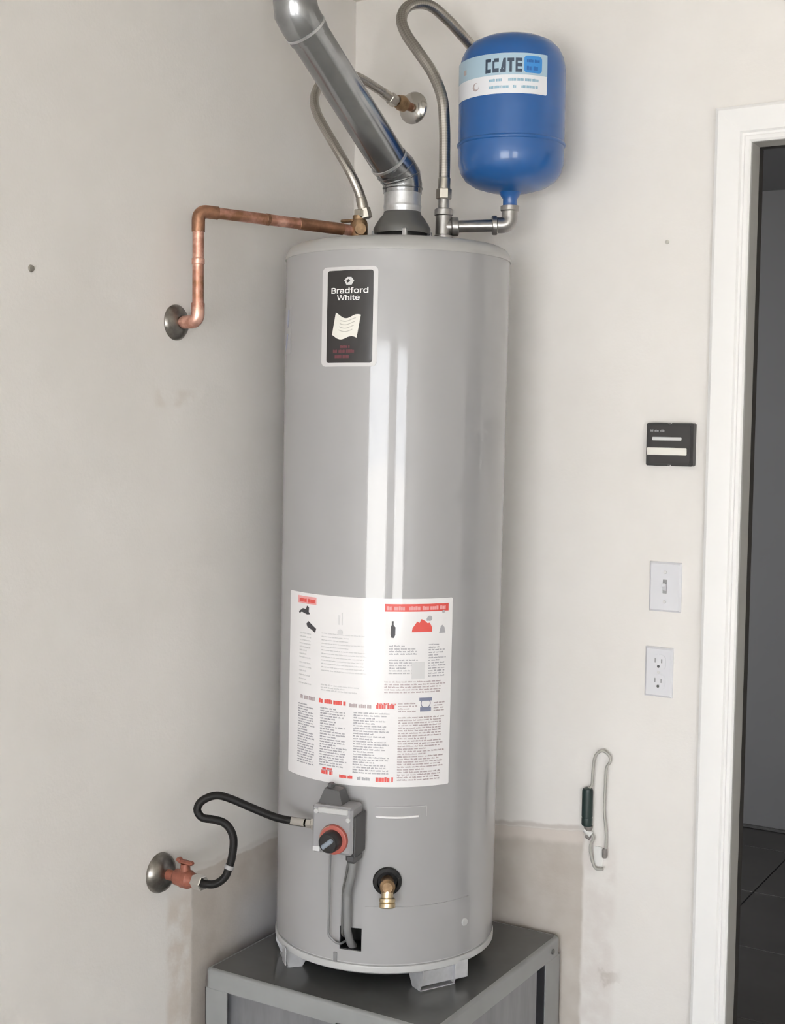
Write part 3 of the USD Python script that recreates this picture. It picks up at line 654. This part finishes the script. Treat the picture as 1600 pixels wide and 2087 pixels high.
part('seam', tube([e0 + d1 * 0.06 + 0.0382 * np.array([0.45, -0.85, 0.2]) * 0.98, E1 - d1 * 0.06 + 0.0382 * np.array([0.45, -0.85, 0.2]) * 0.98], 0.002, 8), 'galvanised', vp, 40)
upz = np.array([-0.02, -0.02, 1.0]); upz /= np.linalg.norm(upz)
part('elbow', tube([E1 - d1 * 0.05, E1 - d1 * 0.022, E1 - d1 * 0.004 + upz * 0.004, E1 + upz * 0.022, E1 + upz * 0.05], [0.0400, 0.0412, 0.0425, 0.0412, 0.0400], 40), 'galvanised_pipe', vp, 12)
part('elbow_crimp', lathe([(0.039, 0), (0.0418, 0.001), (0.0418, 0.006), (0.039, 0.007)], E1 - d1 * 0.040, d1, 40), 'galvanised', vp, 30)
part('pipe', tube([E1 + upz * 0.04, E1 + upz * ((H - E1[2]) / upz[2] - 0.001)], 0.0385, 48), 'galvanised_pipe', vp, 40)

# ------------------------------------------------------------------ cold side: tee, elbow, expansion tank, hose
TEE = np.array([0.3790, -0.2455, 0.0])
EL = np.array([0.4955, -0.1755, 1.990])
tf = thing('pipe_fitting', 'grey threaded tee with side pipe and elbow leading to the blue tank', 'pipe fitting', (TEE[0], TEE[1], 1.936))
part('nipple', lathe([(0.0125, 0), (0.0125, 0.03)], (TEE[0], TEE[1], 1.9405), n=24), 'galvanised', tf)
part('tee', cat_([lathe([(0, 0), (0.0165, 0), (0.019, 0.002), (0.019, 0.013), (0.0165, 0.015), (0.0165, 0.053), (0.019, 0.055), (0.019, 0.066), (0.0165, 0.068), (0, 0.068)], (TEE[0], TEE[1], 1.953), n=28)]), 'pipe_nickel', tf, 30)
part('hose_nipple', lathe([(0.0115, 2.018), (0.0115, 2.050)], (TEE[0], TEE[1], 0), n=24), 'pipe_nickel', tf, 30)
ax = EL - np.array([TEE[0], TEE[1], 1.984]); axn = ax / np.linalg.norm(ax)
t0 = np.array([TEE[0], TEE[1], 1.984])
part('tee_branch', lathe([(0, 0), (0.0155, 0), (0.0155, 0.016), (0.0195, 0.018), (0.0195, 0.029), (0.0165, 0.031), (0, 0.031)], t0, axn, 28), 'pipe_nickel', tf, 30)
part('pipe', tube([t0 + axn * 0.03, EL - axn * 0.02], 0.0125, 24), 'pipe_nickel', tf, 40)
part('elbow', cat_([tube(fillet([EL - axn * 0.034, EL, EL + [0, 0, 0.034]], 0.022, 10), 0.0165, 24), lathe([(0, 0), (0.0185, 0), (0.0198, 0.002), (0.0198, 0.009), (0.0165, 0.011), (0, 0.011)], EL - axn * 0.036, axn, 28),
                   lathe([(0, 0), (0.0165, 0), (0.0192, 0.002), (0.0192, 0.011), (0, 0.011)], EL + [0, 0, 0.027], (0, 0, 1), 28)]), 'pipe_nickel', tf, 35)

TK = np.array([EL[0], EL[1], 2.0285])
et_ = thing('expansion_tank', 'small blue expansion tank beside the vent pipe, standing on a grey elbow', 'expansion tank', TK)
RT = 0.1085
body = [(0, 0.026), (0.02, 0.0265), (0.05, 0.031), (0.075, 0.039), (0.093, 0.051), (0.103, 0.066), (0.1075, 0.082), (RT, 0.10), (RT, 0.116)]
body += [(RT, 0.118), (RT, 0.19), (RT, 0.262), (0.1075, 0.278), (0.104, 0.294), (0.096, 0.310), (0.083, 0.323), (0.064, 0.332), (0.04, 0.3365), (0, 0.338)]
part('shell', lathe(body, TK, n=96), 'tank_blue', et_, 60)
part('band', lathe([(RT - 0.003, 0.116), (RT + 0.0015, 0.1175), (RT + 0.0026, 0.121), (RT + 0.0015, 0.1245), (RT - 0.003, 0.126)], TK, n=96), 'tank_blue', et_, 60)
part('stub', lathe([(0, 0), (0.0145, 0), (0.0145, 0.014), (0.019, 0.020), (0.024, 0.029), (0, 0.029)], TK, n=32), 'tank_blue', et_, 40)
PHT = math.atan2(CAM[1] - TK[1], CAM[0] - TK[0])
def wrap_t(t, r, fine=0.01):
    t = t.copy()
    if fine:
        v, f = trimesh.remesh.subdivide_to_size(t.vertices, t.faces, fine); t = trimesh.Trimesh(v, f)
    v = np.array(t.vertices); a = PHT + v[:, 0] / RT; rr = r + v[:, 2]
    t.vertices = np.stack([TK[0] + rr * np.cos(a), TK[1] + rr * np.sin(a), TK[2] + v[:, 1]], 1); return t
zl = 0.2015
lt = part('label', wrap_t(extrude(rrect(-0.158, zl, 0.0735, zl + 0.078, 0.003), 0.0005), RT + 0.0002), 'tank_label_white', et_, 40, 'pale blue and white label')
part('label_band', wrap_t(extrude(rrect(-0.158, zl + 0.036, 0.0735, zl + 0.078, 0.002), 0.0002), RT + 0.0006), 'tank_label_blue', lt, 40)
rk = RT + 0.0009
part('label_logo', wrap_t(extrude(rrect(0.0225, zl + 0.040, 0.0605, zl + 0.073, 0.007), 0.0002), rk), 'ink_sky', lt, 40)
def tink(polys, r=rk): return wrap_t(cat_([extrude(p, 0.0002) for p in polys]), r, 0)
big = []
for i, (a, b) in enumerate(((-0.055, -0.043), (-0.040, -0.027), (-0.024, -0.013), (-0.010, 0.003), (0.006, 0.019))):
    z0_, z1_ = zl + 0.041, zl + 0.068
    s_ = [[sbox(a, z0_, a + 0.0045, z1_), sbox(a, z0_, b, z0_ + 0.007), sbox(a, z1_ - 0.006, b, z1_)],
          [sbox(a, z0_, b, z0_ + 0.008), sbox(a, z0_, a + 0.004, z1_ - 0.004), sbox(a + 0.003, z1_ - 0.007, b, z1_)],
          [Polygon([(a, z0_), (a + 0.004, z0_), (b, z1_), (b - 0.005, z1_)]), sbox(b - 0.004, z0_, b, z1_), sbox(a, z0_, b, z0_ + 0.006)],
          [sbox(a, z1_ - 0.007, b, z1_), sbox(a + 0.004, z0_, b - 0.004, z1_)],
          [sbox(a, z0_, a + 0.004, z1_), sbox(a, z0_, b, z0_ + 0.006), sbox(a, (z0_ + z1_) / 2 - 0.003, b, (z0_ + z1_) / 2 + 0.003), sbox(a, z1_ - 0.006, b, z1_)]][i]
    big.append(shapely.union_all(s_))
part('label_name', tink(big), 'ink_navy', lt, 40)
part('logo_print', tink(print_line(0.028, 0.055, zl + 0.060, 0.006, 1, 81) + print_line(0.028, 0.052, zl + 0.045, 0.008, 1, 82), rk + 0.0003), 'ink_sky_dark', lt, 40)
part('label_print', tink(print_line(-0.047, -0.017, zl + 0.0235, 0.0055, 1, 83) + print_line(-0.008, 0.056, zl + 0.0235, 0.0055, 1, 84) + print_line(-0.046, -0.006, zl + 0.010, 0.0055, 1, 85) + print_line(0.002, 0.008, zl + 0.010, 0.0055, 1, 86) + print_line(0.018, 0.052, zl + 0.010, 0.0055, 1, 87)), 'ink_teal', lt, 40)
part('label_mark', tink([Point(-0.078, zl + 0.018).buffer(0.008).difference(Point(-0.076, zl + 0.019).buffer(0.006)), sbox(-0.118, zl + 0.048, -0.108, zl + 0.058)]), 'ink_mauve', lt, 40)

def hose(name, label, pts, r, loc, n=90, nuts=True):
    h_ = thing(name, label, 'hose', loc)
    P = spline(pts, n); t, uv = tube(P, r, 16, uv=True)
    part('braid', t, 'braid', h_, True, uv=uv)
    if nuts:
        for a, b in ((P[0], P[1]), (P[-1], P[-2])):
            d = (b - a) / np.linalg.norm(b - a)
            part('ferrule', lathe([(0, 0), (r * 1.12, 0), (r * 1.12, 0.022), (r * 1.02, 0.024), (0, 0.024)], a, d, 20), 'braid_nut', h_, 30)
            part('nut', hexnut(a - d * 0.020, d, r * 1.38, 0.022), 'braid_nut', h_, 20)
    return h_
h1 = [[0.3790, -0.2455, 2.060], [0.3793, -0.2454, 2.1159], [0.3783, -0.246, 2.1852], [0.3732, -0.2491, 2.2443], [0.3513, -0.2506, 2.2959], [0.3199, -0.2579, 2.3426], [0.2911, -0.2578, 2.3811], [0.2743, -0.2504, 2.4152], [0.2725, -0.2282, 2.4453], [0.284, -0.2037, 2.4592], [0.3013, -0.1757, 2.4592], [0.3202, -0.1409, 2.4393], [0.3379, -0.1068, 2.4127], [0.3519, -0.0692, 2.386], [0.362, -0.052, 2.362]]
hose('water_hose', 'braided steel hose looping high over the blue tank and behind it', h1, 0.0115, h1[0])
wc = thing('wall_stub', 'small hose connection in the wall hidden behind the blue tank', 'pipe fitting', (0.372, 0, 2.340))
part('escutcheon', lathe([(0, 0), (0.036, 0), (0.036, 0.003), (0.028, 0.010), (0.014, 0.014), (0, 0.014)], (0.372, 0, 2.340), (0, -1, 0), 32), 'chrome', wc)
part('stub', tube([(0.372, -0.004, 2.340), (0.369, -0.034, 2.348)], 0.0085, 16), 'copper_old', wc)
h2 = [[0.2382, -0.3307, 2.018], [0.2301, -0.3356, 2.052], [0.2124, -0.3462, 2.0954], [0.1858, -0.3506, 2.1388], [0.1517, -0.3479, 2.1865], [0.1252, -0.3405, 2.2248], [0.1101, -0.3263, 2.2576], [0.1008, -0.2968, 2.2904], [0.1003, -0.2602, 2.3209], [0.1079, -0.22, 2.3343], [0.1235, -0.1755, 2.3319], [0.1395, -0.1175, 2.3167], [0.1480, -0.0850, 2.3055]]
hose('water_hose', 'thinner braided steel hose passing behind the slanted vent pipe to the wall', h2, 0.0100, h2[0])
wv = thing('water_valve', 'round chrome wall flange with short brown valve behind the vent pipe', 'valve', (0.1594, 0, 2.2990))
EC = np.array([0.1594, 0, 2.2990])
part('escutcheon', lathe([(0, 0), (0.036, 0), (0.036, 0.003), (0.030, 0.009), (0.016, 0.014), (0, 0.0145)], EC, (0, -1, 0), 40), 'chrome', wv, 40)
part('stub', tube([EC + [0, -0.010, 0], EC + [-0.003, -0.048, 0]], 0.0100, 18), 'copper_old', wv)
part('body', tube([EC + [-0.001, -0.036, -0.002], EC + [-0.004, -0.049, 0.002], EC + [-0.0075, -0.062, 0.004]], [0.0150, 0.0180, 0.0140], 18), 'brass_old', wv, 30, 'brown valve body')

# ------------------------------------------------------------------ hot side: relief valve and copper discharge pipe
BR = np.array([0.2305, -0.3350, 1.9405])
rv = thing('relief_valve', 'aged brass relief valve on the heater top beside the draft hood', 'valve', BR)
part('nipple', lathe([(0, 0.0), (0.0125, 0.0), (0.0125, 0.022), (0, 0.022)], BR, n=24), 'brass_old', rv)
part('body', lathe([(0, 0.012), (0.0165, 0.012), (0.018, 0.016), (0.018, 0.046), (0.016, 0.054), (0.0135, 0.056), (0.0135, 0.064), (0, 0.064)], BR, n=28), 'brass_old', rv, 30)
part('nut', hexnut(BR + [0.003, 0.002, 0.060], (0, 0, 1), 0.0155, 0.016), 'braid_nut', rv, 20)
part('bonnet', tube([BR + [0.004, -0.006, 0.034], BR + [0.018, -0.022, 0.034]], 0.0115, 20), 'brass_old', rv, 30)
part('lever', bx(BR + [-0.034, -0.020, 0.050], BR + [-0.004, -0.006, 0.056], 0.002), 'brass_old', rv, 20)
CE = np.array([0.0, -0.6380, 1.7710])
xe = 0.0560
P0 = BR + [-0.012, -0.0095, 0.034]
corner1 = np.array([xe, -0.6380, 1.984])
cp = thing('copper_pipe', 'bent copper pipe running from the heater top down to the left wall', 'pipe', CE)
path = fillet([P0, corner1, np.array([xe, -0.638, 1.771]), CE + [0.004, 0, 0]], 0.021, 10)
part('pipe', tube(path, 0.0111, 20), 'copper', cp, 60)
dh = (corner1 - P0) / np.linalg.norm(corner1 - P0)
def sleeve(a, d, L_, r=0.0125): return tube([a, a + np.asarray(d) * 0.001, a + np.asarray(d) * (L_ - 0.001), a + np.asarray(d) * L_], [r - 0.001, r, r, r - 0.001], 20)
part('elbow', tube(fillet([corner1 - dh * 0.040, corner1, corner1 + [0, 0, -0.040]], 0.021, 10), 0.0128, 20), 'copper_old', cp, 60)
part('elbow', tube(fillet([np.array([xe, -0.638, 1.771 + 0.036]), np.array([xe, -0.638, 1.771]), CE + [xe - 0.036, 0, 0]], 0.021, 10), 0.0128, 20), 'copper', cp, 60)
part('coupling', sleeve(P0 + dh * 0.020, dh, 0.10, 0.0122), 'copper_old', cp, 40)
part('coupling', sleeve(np.array([xe, -0.638, 1.893]), (0, 0, -1), 0.012), 'copper', cp, 40)
part('coupling', sleeve(P0 + dh * 0.185, dh, 0.008, 0.0120), 'copper_old', cp, 40)
part('escutcheon', lathe([(0, 0), (0.035, 0), (0.035, 0.003), (0.030, 0.009), (0.016, 0.015), (0.0125, 0.016), (0, 0.016)], CE, (1, 0, 0), 40), 'chrome_dark', cp, 40, 'chrome wall flange')

# ------------------------------------------------------------------ gas: wall flange, shut-off valve, black hose
GC = np.array([0.0, -0.6817, 0.6827])
gs = thing('gas_shutoff_valve', 'reddish gas shut-off valve on a dull round flange in the left wall', 'valve', GC)
part('escutcheon', lathe([(0, 0), (0.040, 0), (0.040, 0.004), (0.036, 0.012), (0.026, 0.019), (0.013, 0.022), (0, 0.022)], GC, (1, 0, 0), 40), 'chrome_dark', gs, 40, 'dull chrome wall flange')
part('stub', tube([GC + [0.015, 0, 0], GC + [0.055, 0, 0]], 0.0105, 18), 'red_brass', gs)
part('body', lathe([(0, 0.040), (0.0125, 0.040), (0.016, 0.044), (0.0165, 0.056), (0.0185, 0.060), (0.0185, 0.076), (0.0155, 0.080), (0.0135, 0.092), (0, 0.092)], GC, (1, 0, 0), 24), 'red_brass', gs, 30)
part('stem', lathe([(0, 0.010), (0.011, 0.010), (0.009, 0.030), (0, 0.030)], GC + [0.066, 0, 0], (0, 0, 1), 18), 'red_brass', gs, 30)
part('lever', trimesh.util.concatenate([bx(GC + [0.050, -0.006, 0.029], GC + [0.086, 0.006, 0.037], 0.003), bx(GC + [0.046, -0.007, 0.032], GC + [0.056, 0.007, 0.040], 0.003)]), 'red_brass', gs, 30)
gp = [[0.108, -0.6870, 0.6838], [0.1228, -0.6870, 0.684], [0.1392, -0.6777, 0.6854], [0.1523, -0.6671, 0.6975], [0.1573, -0.6613, 0.7142], [0.1614, -0.6561, 0.7377], [0.1623, -0.6529, 0.769], [0.155, -0.6545, 0.7895], [0.1421, -0.6596, 0.8021], [0.1235, -0.6681, 0.807], [0.104, -0.6771, 0.8099], [0.0943, -0.6803, 0.8246], [0.1009, -0.6736, 0.8415], [0.1223, -0.6579, 0.8519], [0.1454, -0.6412, 0.8448], [0.1768, -0.6195, 0.8281], [0.2165, -0.5928, 0.8086], [0.2440, -0.5735, 0.8005]]
gh = thing('gas_hose', 'black corrugated gas hose curling from the left wall to the heater valve', 'hose', gp[0])
gpath = spline(gp, 110)
part('hose', tube(gpath, 0.0078, 16), 'black_rubber', gh, 60)
cl = gpath[30]; cd = gpath[31] - gpath[29]; cd /= np.linalg.norm(cd)
lens_ = np.linalg.norm(gpath - np.array([0.1580, -0.6604, 0.7175]), axis=1); i_ = int(lens_.argmin())
cd = gpath[i_ + 1] - gpath[i_ - 1]; cd /= np.linalg.norm(cd)
part('clamp', lathe([(0, 0), (0.0092, 0), (0.0096, 0.001), (0.0096, 0.007), (0.0092, 0.008), (0, 0.008)], gpath[i_] - cd * 0.004, cd, 20), 'valve_grey', gh, 30, 'pale clamp')
part('nut', hexnut(GC + [0.090, -0.001, 0.0005], (1, -0.12, 0.02), 0.0150, 0.026), 'chrome', gh, 20)
d_ = gpath[-1] - gpath[-3]; d_ /= np.linalg.norm(d_)
to, pt, er, et = local_frame(UV)
tgt = pt(-0.066, 0.3413, 0.036); dd_ = (tgt - gpath[-1]); Ld = np.linalg.norm(dd_)
part('nut', lathe([(0, 0), (0.0085, 0), (0.0085, Ld), (0, Ld)], gpath[-1] - dd_ / Ld * 0.003, dd_, 16), 'chrome', gh, 30)

# ------------------------------------------------------------------ things on the right wall
def wall_box(x0_, z0_, x1_, z1_, d0, d1, r=0.004):
    return on_right_wall(extrude(rrect(x0_, z0_, x1_, z1_, r), d1 - d0), d0)
kb = thing('control_box', 'black square wall control with two pale bars, left of the door casing', 'control box', (0.794, 0, 1.4995))
bxp = rrect(0.7440, 1.4995, 0.8445, 1.5880, 0.004).difference(Point(0.794, 1.5895).buffer(0.005)).difference(Point(0.794, 1.498).buffer(0.005))
part('case', on_right_wall(extrude(bxp, 0.018), 0.0), 'black_plastic', kb, 30)
part('bezel', on_right_wall(extrude(rrect(0.7505, 1.505, 0.8385, 1.5825, 0.003), 0.0015), 0.018), 'label_black', kb, 30)
part('bar', wall_box(0.757, 1.5520, 0.820, 1.5590, 0.0193, 0.0205, 0.002), 'ink_pale', kb, 30, 'thin grey bar')
part('bar', wall_box(0.747, 1.5220, 0.832, 1.5370, 0.0193, 0.0225, 0.002), 'ink_paper', kb, 30, 'wide cream bar')
part('print', on_right_wall(cat_([extrude(p, 0.0003) for p in print_line(0.753, 0.783, 1.570, 0.0045, 1, 91)]), 0.0194), 'slot_grey', kb, 30)

sp = thing('switch_plate', 'white light switch plate below the black box, above the outlet', 'switch', (0.788, 0, 1.1935))
def plate(p, x0_, z0_, x1_, z1_):
    b_ = trimesh.convex.convex_hull(np.array([(x, z, d) for (x, z, d) in [(x0_, z0_, 0), (x1_, z0_, 0), (x1_, z1_, 0), (x0_, z1_, 0), (x0_, z0_, 0.003), (x1_, z0_, 0.003), (x1_, z1_, 0.003), (x0_, z1_, 0.003),
        (x0_ + .004, z0_ + .004, 0.0065), (x1_ - .004, z0_ + .004, 0.0065), (x1_ - .004, z1_ - .004, 0.0065), (x0_ + .004, z1_ - .004, 0.0065)]]))
    t = on_right_wall(b_); t.fix_normals(); return part('plate', t, 'plate_white', p, 20)
plate(sp, 0.7532, 1.1945, 0.8225, 1.2985)
part('toggle_slot', wall_box(0.7835, 1.233, 0.7925, 1.262, 0.0062, 0.0069, 0.001), 'slot_grey', sp, 20)
tg = on_right_wall(trimesh.convex.convex_hull(np.array([(0.7845, 1.238, 0.006), (0.7915, 1.238, 0.006), (0.7845, 1.252, 0.006), (0.7915, 1.252, 0.006), (0.785, 1.248, 0.016), (0.791, 1.248, 0.016), (0.785, 1.255, 0.015), (0.791, 1.255, 0.015)]))); tg.fix_normals()
part('toggle', tg, 'plate_white', sp, 20)
for z in (1.2775, 1.2155):
    part('screw', lathe([(0, 0), (0.0038, 0), (0.0032, 0.0012), (0, 0.0016)], (0.788, -0.0064, z), (0, -1, 0), 16), 'ink_pale', sp)
op = thing('outlet', 'white double power outlet plate, lowest of the wall fittings by the casing', 'outlet', (0.779, 0, 1.012))
plate(op, 0.7485, 1.0135, 0.8090, 1.1185)
for zc in (1.0870, 1.0450):
    rc = part('receptacle', on_right_wall(extrude(rrect(0.7635, zc - 0.0165, 0.7945, zc + 0.0165, 0.010), 0.0012), 0.0064), 'plate_white', op, 30)
    part('slot', wall_box(0.7705, zc - 0.001, 0.7735, zc + 0.0085, 0.0074, 0.0080, 0.0005), 'slot_grey', rc, 20)
    part('slot', wall_box(0.7845, zc - 0.001, 0.7875, zc + 0.0075, 0.0074, 0.0080, 0.0005), 'slot_grey', rc, 20)
    part('slot', wall_box(0.7762, zc - 0.0115, 0.7818, zc - 0.0055, 0.0074, 0.0080, 0.0025), 'slot_dark', rc, 20)
part('screw', lathe([(0, 0), (0.0034, 0), (0.003, 0.0012), (0, 0.0016)], (0.779, -0.0064, 1.066), (0, -1, 0), 16), 'ink_pale', op)

cdg = thing('hanging_cord', 'looped grey cord with a dark green plug hanging on the wall', 'cord', (0.629, 0, 0.62))
yo = -0.013
cpts = [(0.632, yo, 0.798), (0.6385, yo, 0.8065), (0.6402, yo, 0.8431), (0.6451, yo, 0.8707), (0.6606, yo, 0.8836), (0.6766, yo, 0.8751), (0.6790, yo, 0.862), (0.6710, yo, 0.8476), (0.6693, yo, 0.8099), (0.6684, yo, 0.7561), (0.6730, yo, 0.7134), (0.6742, yo, 0.695), (0.6735, yo, 0.672)]
part('cord', tube(spline(cpts, 70), 0.0029, 10), 'cord_grey', cdg, 60)
part('plug', lathe([(0, 0), (0.0105, 0), (0.0120, 0.003), (0.0120, 0.016), (0.0112, 0.018), (0.0120, 0.020), (0.0120, 0.076), (0.0105, 0.081), (0.005, 0.083), (0, 0.083)], (0.6290, yo, 0.7155), n=28), 'plug_green', cdg, 30, 'dark green plug')
part('plug_tip', lathe([(0, 0), (0.0065, 0), (0.0095, 0.006), (0.0095, 0.010), (0, 0.010)], (0.6325, yo, 0.7050), n=20), 'cord_clip', cdg, 30)
part('tip_sleeve', tube([(0.6250, yo, 0.7060), (0.6400, yo, 0.6960)], 0.0068, 14), 'cord_white', cdg, 30, 'white sleeve under the plug')
part('tip_ring', tube([(0.6270, yo, 0.6930), (0.6370, yo, 0.6885)], 0.0050, 14), 'cord_clip', cdg, 30)
part('cord_end', lathe([(0, 0), (0.0045, 0.001), (0.0055, 0.004), (0.0055, 0.019), (0.004, 0.022), (0, 0.022)], (0.6715, yo, 0.6500), n=16), 'cord_clip', cdg, 30)
part('lower_loop', tube(spline([(0.6420, yo, 0.697), (0.6450, yo, 0.688), (0.6385, yo, 0.672), (0.6410, yo, 0.648), (0.6490, yo, 0.6265), (0.6580, yo, 0.6235), (0.6690, yo, 0.6262)], 40), 0.0030, 10), 'cord_grey', cdg, 60)
part('lower_plate', wall_box(0.6430, 0.6275, 0.6640, 0.6700, 0.0, 0.004, 0.004), 'cord_white', cdg, 30)

sc1 = solid('screw', lathe([(0, 0), (0.0065, 0), (0.0055, 0.003), (0, 0.004)], (0.0, -1.0171, 1.8357), (1, 0, 0), 16), 'screw_grey', 'small grey screw head alone on the left wall', 'screw')
sc2 = solid('screw', lathe([(0, 0), (0.0045, 0), (0.004, 0.002), (0, 0.003)], (0.7713, 0.0, 1.9608), (0, -1, 0), 16), 'ink_paper_line', 'tiny pale screw head above the black wall control', 'screw')
